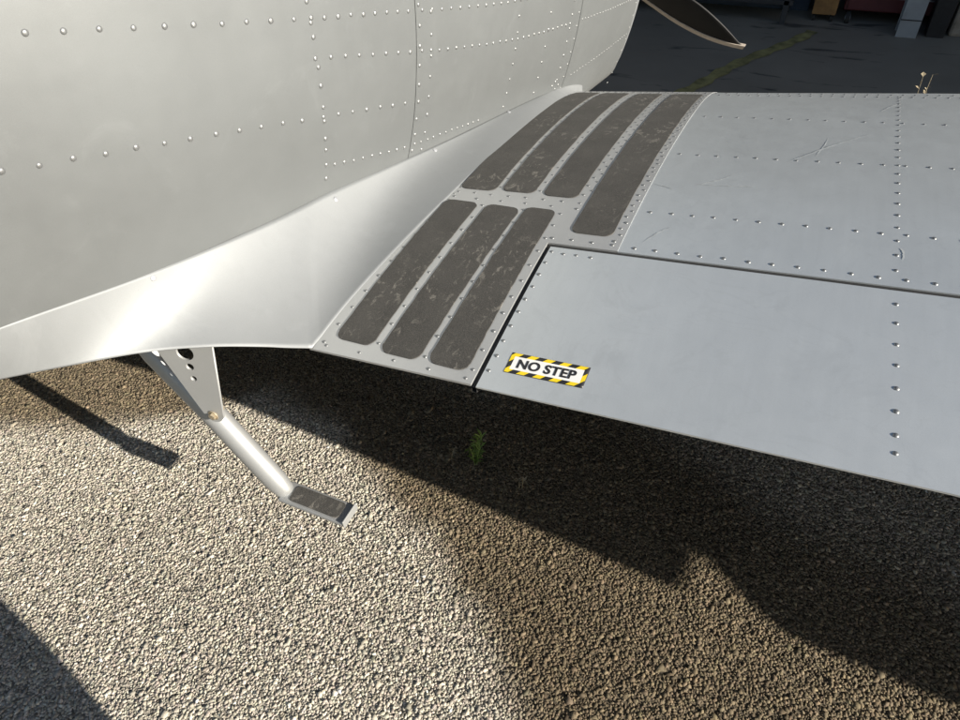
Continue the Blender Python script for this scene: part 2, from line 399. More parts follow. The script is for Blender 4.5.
for i, (x0, x1, z0, h) in enumerate(((-1.55,-1.2,.15,.3),(-1.15,-.97,.15,.22),(-.84,-.5,.15,.34),(-.46,-.25,.15,.25),(-1.5,-1.1,.63,.3),(-.8,-.4,.63,.28))):
    c_ = boxobj('storage_crate', (x0, x1, 5.33, 5.57, z0+.001, z0+h), ('blue_panel', 'rack_dark')[i % 2], None, .008)
    tag(c_, ['dark blue crate on the lowest rack shelf, widest of its row', 'small dark crate on the lowest rack shelf between two blue crates', 'tall dark blue crate on the lowest rack shelf', 'dark crate at the end of the lowest rack shelf by the plywood box',
             'dark blue crate on the upper rack shelf, farther from the plywood box', 'dark crate on the upper rack shelf, nearer the plywood box'][i], 'crate', 'crates on the hangar rack')

# ------------------------------------------------------------------ the airplane
A0 = (CX, 1.5, 0)
AP = empty('airplane', A0); tag(AP, 'silver riveted airplane with black grit walkways on its wing root', 'airplane')

def fuselage_mesh(name, ys, off, mat, amp=.0009):
    ys = np.array(ys); zs_n = 40; V = []; F = []
    ring = None
    for j, y in enumerate(ys):
        zc, zb = float(FZ(y)), float(FBOT(y)); b = float(FB(y)); top = zc+b*.995
        q = np.linspace(0, 1, zs_n); up_ = top-(top-zc)*(q**1)      # upper half
        up_ = zc+(top-zc)*np.sin((1-q)*math.pi/2)
        lo = zc-(zc-zb)*np.sin(np.linspace(0, math.pi/2, 70))[1:]
        z = np.concatenate([up_, lo]); x = xf(y, z)-CX
        zq = zb+(.06 if y < .7 else min(.2, .06+(y-.7)*.12))
        cl = np.clip((zq-z)/(zq-zb), 0, 1); x = x*np.sqrt(np.clip(1-cl**2, 0, 1))+off
        x[0] = 0; x[-1] = 0
        x = x+amp*fbm(np.full_like(z, y), z, 9, 5)*(x > .05)
        R_ = [(CX+a_, y, zz) for a_, zz in zip(x, z)]; L_ = [(CX-a_, y, zz) for a_, zz in zip(x[1:-1], z[1:-1])][::-1]
        ring = R_+L_; n = len(ring); V += ring
        if j: F += [((j-1)*n+i, (j-1)*n+(i+1) % n, j*n+(i+1) % n, j*n+i) for i in range(n)]
    return pydata(name, V, F, mat, AP)
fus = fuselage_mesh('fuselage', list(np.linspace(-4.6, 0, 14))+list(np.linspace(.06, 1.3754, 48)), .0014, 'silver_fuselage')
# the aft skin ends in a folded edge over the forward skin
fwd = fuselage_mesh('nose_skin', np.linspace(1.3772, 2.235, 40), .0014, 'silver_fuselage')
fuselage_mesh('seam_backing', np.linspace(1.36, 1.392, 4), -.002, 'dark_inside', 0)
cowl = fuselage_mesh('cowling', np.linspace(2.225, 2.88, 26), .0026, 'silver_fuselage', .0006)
def cowl_lip():
    V = []; F = []; prof = [(2.868, 1.0, .0), (2.90, 1.0, .0), (2.96, .993, .0), (3.02, .975, 0), (3.06, .945, 0), (3.08, .90, 0), (3.07, .86, 0), (3.0, .83, 0), (2.8, .82, 0)]
    y0 = 2.88; zc, zb, b = float(FZ(y0)), float(FBOT(y0)), float(FB(y0))
    th = np.linspace(0, 2*math.pi, 90, endpoint=False)
    for j, (y, k, _) in enumerate(prof):
        ring = []
        for a_ in th:
            s_ = math.sin(a_); z = zc+(b if s_ > 0 else zc-zb)*s_
            x = (float(xf(y0, z))-CX); zq = zb+.2; cl = min(1, max(0, (zq-z)/(zq-zb))); x *= math.sqrt(max(0, 1-cl*cl))
            x = x*(1 if math.cos(a_) >= 0 else -1)*(1 if abs(math.cos(a_)) > 1e-6 else 0)
            ring.append((CX+x*k, y, zc+(z-zc)*k))
        V += ring; n = len(ring)
        if j: F += [((j-1)*n+i, j*n+i, j*n+(i+1) % n, (j-1)*n+(i+1) % n) for i in range(n)]
    return pydata('cowl_lip', V, F, 'silver_fillet', AP)
cowl_lip()

# --- fillet between fuselage and wing
PA = [(-1.095,.19,1.025),(-1.077,.295,1.004),(-1.059,.405,.984),(-1.039,.547,.945),(-1.007,.721,.91),(-.987,.82,.897),(-.967,.909,.884),(-.951,.985,.877),(-.938,1.04,.873),(-.922,1.106,.868),(-.900,1.22,.849),(-.868,1.395,.823),(-.84,1.529,.806),(-.807,1.688,.789),(-.785,1.83,.77),(-.766,1.983,.745),(-.746,2.222,.696),(-.736,2.389,.648),(-.742,2.47,.612)]
PBs = [(-1.16,.165,.965),(-1.13,.275,.92),(-1.095,.37,.883),(-1.053,.467,.844),(-.983,.564,.815),(-.908,.635,.791),(-.843,.694,.762),(-.807,.722,.747),(-.767,.752,.733),(-.764,.84,.745),(-.756,.933,.759),(-.738,1.085,.778),(-.719,1.255,.79),(-.708,1.405,.791),(-.697,1.575,.784),(-.697,1.807,.759),(-.709,2.1,.70),(-.731,2.36,.64),(-.739,2.47,.588)]
def resample(P, n):
    k = np.arange(len(P)); q = np.linspace(0, len(P)-1, n); P = np.array(P)
    return np.stack([pchip(k, P[:, i])(q) for i in range(3)], -1)
NF = 127; CA = resample(PA, NF); cn = 8*7; CB = np.concatenate([resample(PBs[:9], cn+1), resample(PBs[8:], NF-cn)[1:]])    # the edge turns a sharp corner at the trailing edge
kern = np.ones(11)/11
for k in (1, 2):
    ext = np.concatenate([2*CA[0, k]-CA[5:0:-1, k], CA[:, k], 2*CA[-1, k]-CA[-2:-7:-1, k]]); CA[:, k] = np.convolve(ext, kern, 'valid')
for i in range(NF):       # seam follows the fuselage, lower edge follows the wing
    CA[i, 0] = xf(CA[i, 1], CA[i, 2])
    if CB[i, 1] > .76 and i > NF*.45: CB[i, 2] = zt(CB[i, 0], CB[i, 1])
kk = 28; V = []; F = []
for i in range(NF):
    a_, b_ = Vector(CA[i]), Vector(CB[i]); aft = max(0, min(1, (.62-b_.y)/.3))
    wl = max(0, min(1, (1.05-b_.y)/.35)); wl = wl*wl*(3-2*wl)
    q = Vector((a_.x*(.78-.20*wl)+b_.x*(.22+.20*wl), (a_.y+b_.y)/2, b_.z+(.05+.22*wl)*(a_.z-b_.z)))
    q2 = Vector(((a_.x+b_.x)/2+.012, (a_.y+b_.y)/2, (a_.z+b_.z)/2)); q = q.lerp(q2, aft)
    for j in range(kk):
        t_ = j/(kk-1); pnt = a_*(1-t_)**2+q*2*t_*(1-t_)+b_*t_*t_
        V.append(pnt+Vector((.0021, -.0004, .0021)))
    if i: F += [((i-1)*kk+j, (i-1)*kk+j+1, i*kk+j+1, i*kk+j) for j in range(kk-1)]
fil = pydata('wing_fillet', V, F, 'silver_fillet', AP)
md = fil.modifiers.new('thickness', 'SOLIDIFY'); md.thickness = .0018; md.offset = -1
if fil.data.polygons[len(F)//2].normal.z < 0: fil.data.flip_normals()

# --- wing skins
def slab(name, cols, rows, mat, keep=lambda x, y: True, xl=None, ymap=None, off=0.0, amp=.0005):
    nx, ny = len(cols), len(rows); T = np.zeros((ny, nx, 3)); Bt = np.zeros((ny, nx, 3))
    for j, yy in enumerate(rows):
        for i, xx in enumerate(cols):
            x = xx; y = ymap(xx, yy) if ymap else yy
            if xl and i < 3: L = xl(y); x = L+(cols[3]-L)*i/3
            z = float(zt(x, y)); T[j, i] = (x, y, z+off); Bt[j, i] = (x, y, min(float(zbt(x, y)), z-.0028))
    T[:, :, 2] += amp*fbm(T[:, :, 0], T[:, :, 1], 8, 12)
    N = nx*ny; V = np.concatenate([T.reshape(-1, 3), Bt.reshape(-1, 3)]); F = []
    cell = lambda i, j: 0 <= i < nx-1 and 0 <= j < ny-1 and keep((cols[i]+cols[i+1])/2, (rows[j]+rows[j+1])/2)
    for j in range(ny-1):
        for i in range(nx-1):
            if not cell(i, j): continue
            a_, b_, c_, d_ = j*nx+i, j*nx+i+1, (j+1)*nx+i+1, (j+1)*nx+i
            F.append((a_, b_, c_, d_)); F.append((N+d_, N+c_, N+b_, N+a_))
            for (di, dj, e0, e1) in ((0,-1,a_,b_),(1,0,b_,c_),(0,1,c_,d_),(-1,0,d_,a_)):
                if not cell(i+di, j+dj): F.append((e1, e0, N+e0, N+e1))
    o = pydata(name, V, F, mat, AP, True, sharp=38); o.data.materials.append(MATS['underside_shade'])
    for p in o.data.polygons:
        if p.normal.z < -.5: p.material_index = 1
    return o
rowsLE = list(np.linspace(1.158, 2.3, 34))+list(np.linspace(2.325, 2.6, 18))+list(2.6+.1*np.sin(np.linspace(0, math.pi/2, 9))[1:])
GX = -.4055
colsW = [-.95,-.88,-.80,-.70]+list(np.linspace(-.66, GX, 8))+list(np.linspace(-.37, -.252, 5))
rowsW = list(np.linspace(.752, 1.158, 18))+rowsLE[1:]
def rmap(x, y): return y if y <= 1.158 else 1.158+(y-1.158)*(float(yle(x))-1.158)/(2.7-1.158)
walkskin = slab('walkway_skin', colsW, rowsW, 'silver_walkway', lambda x, y: not (x > GX and y < 1.158), lambda y: max(-.95, -.772-.55*max(0, y-.752)), rmap, off=.0014, amp=.0003)
colsM = list(np.linspace(-.253, .9, 44))+list(np.linspace(1.0, 4.4, 30))
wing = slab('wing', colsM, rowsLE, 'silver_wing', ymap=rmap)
def fmap(x, y): q = (y-.75)/(1.1465-.75); return float(yte(x))+q*(1.1465-float(yte(x)))
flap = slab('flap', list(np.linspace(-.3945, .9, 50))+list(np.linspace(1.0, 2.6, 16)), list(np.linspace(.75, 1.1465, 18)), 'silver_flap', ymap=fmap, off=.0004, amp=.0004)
def amap(x, y):
    te = float(yte(x)); t_ = max(0, 1-(x-2.61)/.34); te += .20*t_**1.5; q = (y-.75)/(1.1465-.75); return te+q*(1.1465-te)
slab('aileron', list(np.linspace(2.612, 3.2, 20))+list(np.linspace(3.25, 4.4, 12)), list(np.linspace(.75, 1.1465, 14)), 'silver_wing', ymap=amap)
# black strips sunk round the flap, standing in for the gaps' deep shade
V = []; F = []
path = [(GX+.0055, y) for y in np.linspace(.753, 1.146, 14)]+[(x, 1.1522) for x in np.linspace(GX+.0055, 2.6, 60)]
for i, (x, y) in enumerate(path):
    dx, dy = (.0052, 0) if i < 13 else (.0052, -.0052) if i in (13, 14) else (0, -.0052)
    z = float(zt(x, y)); zz = z-(.007 if i < 14 else .0022); V += [(x-dx, y-dy, zz), (x+dx, y+dy, zz), (x+dx, y+dy, z-.02), (x-dx, y-dy, z-.02)]
    if i: F += [((i-1)*4+k, (i-1)*4+(k+1) % 4, i*4+(k+1) % 4, i*4+k) for k in range(4)]
pydata('gap_shade_strip', V, F, 'rubber', AP, False)
# wing tip
tipV = []; tipF = []
for i in range(9):
    a_ = i/8; x = 4.401+.32*math.sin(a_*math.pi/2); k = math.cos(a_*math.pi/2)*.98+.02
    for s_ in np.linspace(0, 1, 14):
        y = .45+(2.28-.45)*(.5+(s_-.5)*k); ym = float(yte(4.4))+(float(yle(4.4))-float(yte(4.4)))*s_
        zu, zl = float(zt(4.4, ym)), float(zbt(4.4, ym)); zm = (zu+zl)/2
        tipV += [(x, y, zm+(zu-zm)*k), (x, y, zm+(zl-zm)*k)]
for i in range(8):
    for j in range(13):
        a_, b_ = i*28+j*2, (i+1)*28+j*2; tipF += [(a_, b_, b_+2, a_+2), (a_+1, a_+3, b_+3, b_+1)]
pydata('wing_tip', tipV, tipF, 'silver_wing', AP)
# the other wing, mirrored about the fuselage
mv = []; mf = []
cm = list(np.linspace(-.8, 4.4, 24)); rm = list(np.linspace(.75, 2.7, 26))
for x in cm:
    for q in np.linspace(0, 1, 26):
        y = float(yte(x))+q*(float(yle(x))-float(yte(x))); mv += [(2*CX-x, y, float(zt(x, y))), (2*CX-x, y, min(float(zbt(x, y)), float(zt(x, y))-.004))]
for i in range(23):
    for j in range(25):
        a_, b_ = (i*26+j)*2, ((i+1)*26+j)*2; mf += [(a_, a_+2, b_+2, b_), (a_+1, b_+1, b_+3, a_+3)]
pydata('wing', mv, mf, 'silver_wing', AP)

SCR = [((.020,1.603),(.205,1.842),.0035),((.23,2.05),(.285,2.19),.005),((.09,1.66),(.103,1.79),.002),((-.152,1.452),(-.08,1.52),.004),((-.148,1.46),(-.015,1.467),.003),((-.243,1.448),(-.2,1.42),.003),((-.21,1.20),(-.165,1.265),.003),((.255,1.275),(.265,1.24),.005)]
# --- walkway strips
def strip(bl, br, tr, tl, r):
    bl, br, tr, tl = map(np.array, (bl, br, tr, tl)); wdt = (np.linalg.norm(br-bl)+np.linalg.norm(tr-tl))/2; ln = np.linalg.norm((tl+tr-bl-br)/2)
    us = sorted(set([r*(1-math.cos(a_))/ln for a_ in np.linspace(0, math.pi/2, 7)]+list(np.linspace(r/ln, 1-r/ln, 30))+[1-r*(1-math.cos(a_))/ln for a_ in np.linspace(0, math.pi/2, 7)]))
    nw = 9; V = []; F = []; k_ = len(us)
    wob = rng.uniform(-.0008, .0008, (k_, 2))
    for h in (.0009, .0033):
        for i, u in enumerate(us):
            d = min(u, 1-u)*ln; ins = r-math.sqrt(max(0, r*r-(r-d)**2)) if d < r else 0
            for j in range(nw):
                q = ins/wdt+(1-2*ins/wdt)*j/(nw-1); pp = (bl*(1-q)+br*q)*(1-u)+(tl*(1-q)+tr*q)*u
                x = pp[0]+(wob[i, 0] if j == 0 else wob[i, 1] if j == nw-1 else 0); n = wnormal(x, pp[1])
                V.append(Vector((x, pp[1], float(zt(x, pp[1]))))+n*h)
    N = k_*nw
    for i in range(k_-1):
        for j in range(nw-1): F.append((N+i*nw+j, N+i*nw+j+1, N+(i+1)*nw+j+1, N+(i+1)*nw+j))
        F.append((i*nw, N+i*nw, N+(i+1)*nw, (i+1)*nw)); F.append((i*nw+nw-1, (i+1)*nw+nw-1, N+(i+1)*nw+nw-1, N+i*nw+nw-1))
    for j in range(nw-1):
        F.append((j, j+1, N+j+1, N+j)); F.append(((k_-1)*nw+j, N+(k_-1)*nw+j, N+(k_-1)*nw+j+1, (k_-1)*nw+j+1))
    return pydata('walkway_strip', V, F, 'walkway_grit', walkskin, True, sharp=40)
STR = [[(-.733,.79),(-.642,.787),(-.622,1.277),(-.712,1.281)], [(-.621,.780),(-.531,.777),(-.513,1.272),(-.600,1.278)], [(-.512,.779),(-.426,.776),(-.427,1.279),(-.502,1.282)],
       [(-.705,1.338),(-.609,1.338),(-.622,2.30),(-.708,2.30)], [(-.594,1.343),(-.508,1.343),(-.515,2.29),(-.607,2.29)], [(-.486,1.340),(-.400,1.340),(-.401,2.28),(-.485,2.28)], [(-.370,1.203),(-.278,1.202),(-.270,2.28),(-.367,2.28)]]
for q in STR: strip(*q, .02)

# --- scratches rubbed into the wing paint
plain('scratch_mark', (.44, .465, .475), .6, .3, .3, 60)
for k, (p0, p1, wd) in enumerate(SCR):
    p0, p1 = Vector((*p0, 0)), Vector((*p1, 0)); n_ = Vector((-(p1-p0).y, (p1-p0).x, 0)).normalized(); V = []; F = []
    for i in range(17):
        t_ = i/16; q = p0.lerp(p1, t_)+n_*(.004*math.sin(t_*3.1+k)+random.uniform(-.0005, .0005)); h_ = wd*.5*math.sin(math.pi*min(1, max(.04, t_)))**.6*random.uniform(.5, 1.1)
        for sg in (-1, 1):
            v_ = q+n_*h_*sg; V.append((v_.x, v_.y, float(zt(v_.x, v_.y))+.0008))
        if i: F.append((2*i-2, 2*i-1, 2*i+1, 2*i))
    o = pydata('scratch', V, F, 'scratch_mark', None); o.parent = wing
# --- rivets: gathered first, then the largest in view become objects
RIV = []
def fr(y, z, r=.0046, par=None):
    pr = par or (fus if y < 1.372 else fwd if y < 2.23 else cowl)
    off = .0014 if y < 2.23 else .0026
    amp = .0006 if pr is cowl else .0009
    x = float(xf(y, z))+off+float(amp*fbm(np.array([y]), np.array([z]), 9, 5)[0])
    RIV.append((Vector((x, y, z)), fnormal(y, z), (r*1.22 if y < 2.2 else r)*random.uniform(.9, 1.1), pr))
def frow(pts, pitch, r=.0046, y0=None, y1=None, par=None):
    f = pchip([q[0] for q in pts], [q[1] for q in pts]); y0 = y0 if y0 is not None else pts[0][0]; y1 = y1 or pts[-1][0]
    n = max(1, round((y1-y0)/pitch))
    for i in range(n+1):
        y = y0+(y1-y0)*i/n; fr(y+random.uniform(-.001, .001), float(f(y))+random.uniform(-.001, .001), r, par)
def fcol(y, z0, z1, pitch, r=.0045):
    n = max(1, round(abs(z1-z0)/pitch))
    for i in range(n+1): fr(y+random.uniform(-.001, .001), z0+(z1-z0)*i/n+random.uniform(-.001, .001), r)
TOP = [(.40,1.424),(.615,1.37),(.856,1.31),(1.046,1.265),(1.333,1.199),(1.64,1.128),(1.80,1.097),(2.2,1.02)]
frow(TOP, .048, y0=-.012, y1=1.046); frow(TOP, .034, y0=1.085, y1=1.355); frow(TOP, .034, .004, y0=1.40, y1=2.1)
R3 = [(1.081,1.184),(1.357,1.106),(1.712,1.017),(2.235,.918),(2.77,.829),(2.86,.815)]
frow(R3, .038, y0=1.081, y1=1.355); frow(R3, .031, .004, y0=1.395, y1=2.15); frow(R3, .027, .0034, y0=2.25, y1=2.85)
R2 = [(.40,1.242),(.503,1.216),(.648,1.179),(1.03,1.078),(1.342,.992)]
frow(R2, .048, y0=-.022, y1=1.03); frow(R2, .045, y0=1.085, y1=1.34)
R4 = [(1.083,.946),(1.37,.866),(1.584,.828),(1.69,.806)]
frow(R4, .031, y0=1.115, y1=1.355, r=.0042); frow(R4, .024, .0036, y0=1.395, y1=1.67)
for z in (1.285,1.248,1.222,1.165,1.128,1.083,1.052,1.012,.985,.948,.913): fr(1.085+(1.165-z)*.02, z, .0047)
fcol(1.3885, 1.24, .845, .044, .0046); fcol(1.428, 1.22, .83, .047, .0042)
fcol(1.797, 1.10, .80, .043, .0038); fcol(1.990, 1.06, .77, .045, .0038)
fcol(2.155, 1.0, .75, .045, .0042); fcol(2.212, .99, .74, .045, .0042)
frow([(2.28,.722),(2.58,.698),(2.879,.677)], .026, .0032, y1=2.85); fcol(2.866, .84, .42, .045, .0036)
for i in range(9): fr(2.13+.018*i, .738-.012*i+.02*(i % 2), .004)
def wr(x, y, r=.0044, par=None):
    pr = par or (walkskin if x < -.2525 else wing); off = .0014 if pr is walkskin else .0004 if pr is flap else 0
    amp = {walkskin: .0003, wing: .0005, flap: .0004}[pr]
    z = float(zt(x, y))+off+amp*float(fbm(np.array([x]), np.array([y]), 8, 12)[0])
    RIV.append((Vector((x, y, z)), wnormal(x, y), r*random.uniform(.9, 1.08), pr))
def wrow(xa, ya, xb, yb, pitch, r=.0044, par=None, zig=0):
    n = max(1, round(math.hypot(xb-xa, yb-ya)/pitch))
    for i in range(n+1):
        t_ = i/n; z_ = zig*(1 if i % 2 else -1)
        dx, dy = (zig and z_*(yb-ya)/math.hypot(xb-xa, yb-ya) or 0), 0
        wr(xa+(xb-xa)*t_+dx+random.uniform(-.0012, .0012), ya+(yb-ya)*t_+random.uniform(-.0012, .0012), r, par)
wrow(-.222, 1.176, 2.5, 1.196, .0443); wrow(-.222, 1.316, 2.5, 1.350, .0445); wrow(-.222, 1.622, 2.5, 1.672, .0445); wrow(-.215, 1.942, 2.5, 1.902, .0445)
wrow(-.22, 2.285, .65, 2.285, .030, .0048); wrow(-.235, 2.345, .65, 2.345, .032, .0048); wrow(.68, 2.283, 2.5, 2.11, .031, .0048)
wrow(-.69, 2.345, -.27, 2.345, .022, .0046); wrow(-.69, 2.318, -.27, 2.318, .03, .0046)
for k in range(24): wr(.252+.034*(max(0, .0475*k-.2)/.9)**2, 1.205+.0475*k, .0044)
wrow(-.264, 1.19, -.262, 2.27, .024, .0040, zig=.0032); wrow(-.384, 1.36, -.384, 2.27, .022, .0040, zig=.007)
wrow(-.497, 1.36, -.500, 2.25, .042, .0036); wrow(-.601, 1.36, -.614, 2.26, .048, .0036)
wrow(-.70, 1.322, -.385, 1.322, .045, .0040); wrow(-.70, 1.297, -.385, 1.297, .06, .0040)
wrow(-.632, .80, -.612, 1.27, .055, .0040); wrow(-.521, .79, -.507, 1.27, .055, .0040); wrow(-.416, .785, -.415, 1.27, .05, .0040)
for q in np.linspace(.775, 1.28, 11): wr(float(np.interp(q, [.75,1.085,1.255], [-.752,-.724,-.706])), q, .0040)
for q in np.linspace(1.31, 2.25, 30): wr(float(np.interp(q, [1.255,1.405,1.575,1.807,2.1,2.3], [-.709,-.698,-.688,-.688,-.700,-.72]))-.001, q, .0034)
wrow(-.40, 1.176, -.268, 1.176, .042, .0042); wrow(-.74, .768, -.42, .764, .08, .0036)
wrow(-.3865, .79, -.3865, 1.13, .038, .0042, flap); wrow(-.36, 1.128, -.30, 1.128, .03, .0040, flap)
for y in (.797,.829,.873,.918,.966,1.012,1.062,1.11): wr(.271-.05*(y-.797), y, .0045, flap)
def dome():
    V = [(0, 0, .46)]; F = []
    for i, (r, z) in enumerate(((.5, .40), (.86, .2), (1.0, -.12))):
        for k in range(10): V.append((r*math.cos(k*.6283), r*math.sin(k*.6283), z))
    for k in range(10): F.append((0, 1+k, 1+(k+1) % 10))
    for i in range(2):
        for k in range(10): F.append((1+i*10+k, 11+i*10+k, 11+i*10+(k+1) % 10, 1+i*10+(k+1) % 10))
    return V, F
DV, DF = dome()
dm = bpy.data.meshes.new('rivet'); dm.from_pydata(DV, [], DF); dm.polygons.foreach_set('use_smooth', [True]*len(dm.polygons)); dm.materials.append(MATS['rivet_metal'])
Cl = Vector((0, 0, HC))
RIV.sort(key=lambda q: -q[3-1]/(q[0]-Cl).length * (1 if (q[0]-Cl).dot(Fv) > 0 else 0))
rest = {}
def rmat(p, n, r):
    q = n.to_track_quat('Z', 'Y').to_matrix().to_4x4(); return Matrix.Translation(p) @ q @ Matrix.Diagonal((r, r, r, 1))
TILT = Vector((0, 0, 0))
for i, (p, n, r, par) in enumerate(RIV):
    n = (n+Vector((random.uniform(-.06, .06), random.uniform(-.06, .06), random.uniform(-.06, .06)))).normalized()
    if i < 290:
        o = bpy.data.objects.new('rivet', dm); COL.objects.link(o); o.parent = par
        o.matrix_parent_inverse = Matrix.Identity(4); o.matrix_basis = rmat(p, n, r)
    else: rest.setdefault(par.name, (par, [], []));  d = rest[par.name]; b = len(d[1]); mm = rmat(p, n, r); d[1].extend([mm @ Vector(v_) for v_ in DV]); d[2].extend([tuple(b+k for k in f) for f in DF])
for nm, (par, V, F) in rest.items():
    me = bpy.data.meshes.new('rivet_row'); me.from_pydata([tuple(v_) for v_ in V], [], F); me.polygons.foreach_set('use_smooth', [True]*len(me.polygons)); me.materials.append(MATS['rivet_metal'])
    o = bpy.data.objects.new('rivet_row', me); COL.objects.link(o); o.parent = par; o['kind'] = 'stuff'
# fillet screws
for y in (.667, 1.123, 1.498, 1.86):
    i = int(np.argmin(np.abs(CA[:, 1]-y))); c0 = Vector(fil.data.vertices[i*kk+2].co); n = (Vector(fil.data.vertices[i*kk+3].co)-Vector(fil.data.vertices[i*kk+1].co)).cross(Vector(fil.data.vertices[(i+1)*kk+2].co)-Vector(fil.data.vertices[(i-1)*kk+2].co)).normalized()
    if n.x < 0: n = -n
    bm = bmesh.new(); tube(bm, [c0-n*.004, c0+n*.0016, c0+n*.0026], [.0058, .0058, .0042], 14)
    o = frombm('screw', bm, 'cabinet_trim', None, True, sharp=40); o.parent = fil
# --- placard
X0, X1, Y0, Y1 = -.3585, -.2075, .7945, .8415
def onflap(x, y, h): return (x, y, float(zt(x, y))+.0004+float(.0004*fbm(np.array([x]), np.array([y]), 8, 12)[0])+h)
def patch(name, poly, h, mat, parent, grid=None):
    if grid:
        x0, x1, y0, y1 = poly; gx = np.linspace(x0, x1, grid[0]); gy = np.linspace(y0, y1, grid[1]); nx = len(gx)
        V = [onflap(x, y, h) for y in gy for x in gx]; F = [(j*nx+i, j*nx+i+1, (j+1)*nx+i+1, (j+1)*nx+i) for j in range(len(gy)-1) for i in range(nx-1)]
    else: V = [onflap(x, y, h) for x, y in poly]; F = [tuple(range(len(V)))]
    return pydata(name, V, F, mat, parent, smooth=bool(grid))
plac = patch('placard', (X0, X1, Y0, Y1), .0005, 'placard_black', AP, (24, 8)); plac['label'] = 'black and yellow striped NO STEP placard'
md = plac.modifiers.new('thickness', 'SOLIDIFY'); md.thickness = .0004; md.offset = -1
bw = .0085; patch('white_field', (X0+bw, X1-bw, Y0+bw, Y1-bw), .0010, 'placard_white', plac, (20, 6))
def clip(poly, x0, x1, y0, y1):
    for ax_, lim, sg in ((0, x0, 1), (0, x1, -1), (1, y0, 1), (1, y1, -1)):
        out = []
        for i in range(len(poly)):
            a_, b_ = poly[i-1], poly[i]; da, db = sg*(a_[ax_]-lim), sg*(b_[ax_]-lim)
            if (da >= 0) != (db >= 0): t_ = da/(da-db); out.append((a_[0]+(b_[0]-a_[0])*t_, a_[1]+(b_[1]-a_[1])*t_))
            if db >= 0: out.append(b_)
        poly = out
        if not poly: break
    return poly
SX = .0315; e = .0008
for k in range(-2, 7):
    q = X0-.008+k*SX; wd = .0158; sk = Y1-Y0
    par_ = [(q, Y0), (q+wd, Y0), (q+wd+sk, Y1), (q+sk, Y1)]
    for rect in ((X0+e, X1-e, Y0+e, Y0+bw), (X0+e, X1-e, Y1-bw, Y1-e), (X0+e, X0+bw, Y0+bw, Y1-bw), (X1-bw, X1-e, Y0+bw, Y1-bw)):
        c_ = clip(par_, *rect)
        if len(c_) >= 3 and max(a_[0] for a_ in c_)-min(a_[0] for a_ in c_) > .0012: patch('yellow_stripe', c_, .0010, 'placard_yellow', plac)
fc = bpy.data.curves.new('lettering', 'FONT'); fc.body = 'NO STEP'; fc.align_x = 'CENTER'; fc.align_y = 'CENTER'; fc.size = .030; fc.offset = .0010; fc.space_character = 1.04; fc.space_word = .9
fo = bpy.data.objects.new('lettering', fc); fm = bpy.data.meshes.new_from_object(fo); bpy.data.objects.remove(fo)
xs = [v_.co.x for v_ in fm.vertices]; ysv = [v_.co.y for v_ in fm.vertices]; wx = max(xs)-min(xs); wy = max(ysv)-min(ysv); cxm = (max(xs)+min(xs))/2; cym = (max(ysv)+min(ysv))/2
for v_ in fm.vertices: v_.co = Vector(onflap((X0+X1)/2+(v_.co.x-cxm)*.112/wx, (Y0+Y1)/2-.0002+(v_.co.y-cym)*.0208/wy, .0016))
fm.materials.clear(); fm.materials.append(MATS['placard_black']); link(bpy.data.objects.new('lettering', fm), plac).matrix_parent_inverse = Matrix.Identity(4)
for ch in [c_ for c_ in bpy.data.objects if c_.parent == plac]: ch.matrix_parent_inverse = Matrix.Identity(4)
for ob in bpy.data.objects:
    if ob.name.startswith('walkway_strip'): ob.matrix_parent_inverse = Matrix.Identity(4)

# --- boarding step
YP = .632
bm = bmesh.new(); tube(bm, [(-1.21, .668, .80), (-1.141, .66, .667), (-1.012, .648, .528), (-.892, .637, .362), (-.868, .635, .333), (-.852, .635, .329)], [.024, .026, .031, .031, .025, .008], 24, .85)
stp = frombm('boarding_step', bm, 'silver_step', AP, True, sharp=50); stp['label'] = 'folding boarding step on a bent silver tube'
def part(name, bm, mat, **k):
    o = frombm(name, bm, mat, None, **k); o.parent = stp; return o
bm = bmesh.new(); box(bm, -.872, -.690, .606, .664, .325, .337)
for v_ in bm.verts:
    if v_.co.x < -.8: v_.co.y = YP+.003+(v_.co.y-YP-.003)*1.0; v_.co.z += .0
part('tread', bm, 'silver_step', bevel=.004)
V = []; N_ = 28
def rrect(x0, x1, y0, y1, r, n=7):
    P = []
    for cx_, cy_, a0 in ((x1-r, y1-r, 0), (x0+r, y1-r, 90), (x0+r, y0+r, 180), (x1-r, y0+r, 270)):
        P += [(cx_+r*math.cos(math.radians(a0+90*i/(n-1))), cy_+r*math.sin(math.radians(a0+90*i/(n-1)))) for i in range(n)]
    return P
pad = rrect(-.846, -.708, .614, .657, .010); bm = bmesh.new()
lo = [bm.verts.new((x, y, .3355)) for x, y in pad]; hi = [bm.verts.new((x, y, .3395)) for x, y in pad]; bm.faces.new(hi)
for i in range(len(pad)): bm.faces.new((lo[i], lo[(i+1) % len(pad)], hi[(i+1) % len(pad)], hi[i]))
part('tread_pad', bm, 'walkway_grit')
bm = bmesh.new(); box(bm, -.6895, -.6855, .606, .664, .322, .346); part('end_lip', bm, 'silver_step', bevel=.0015)
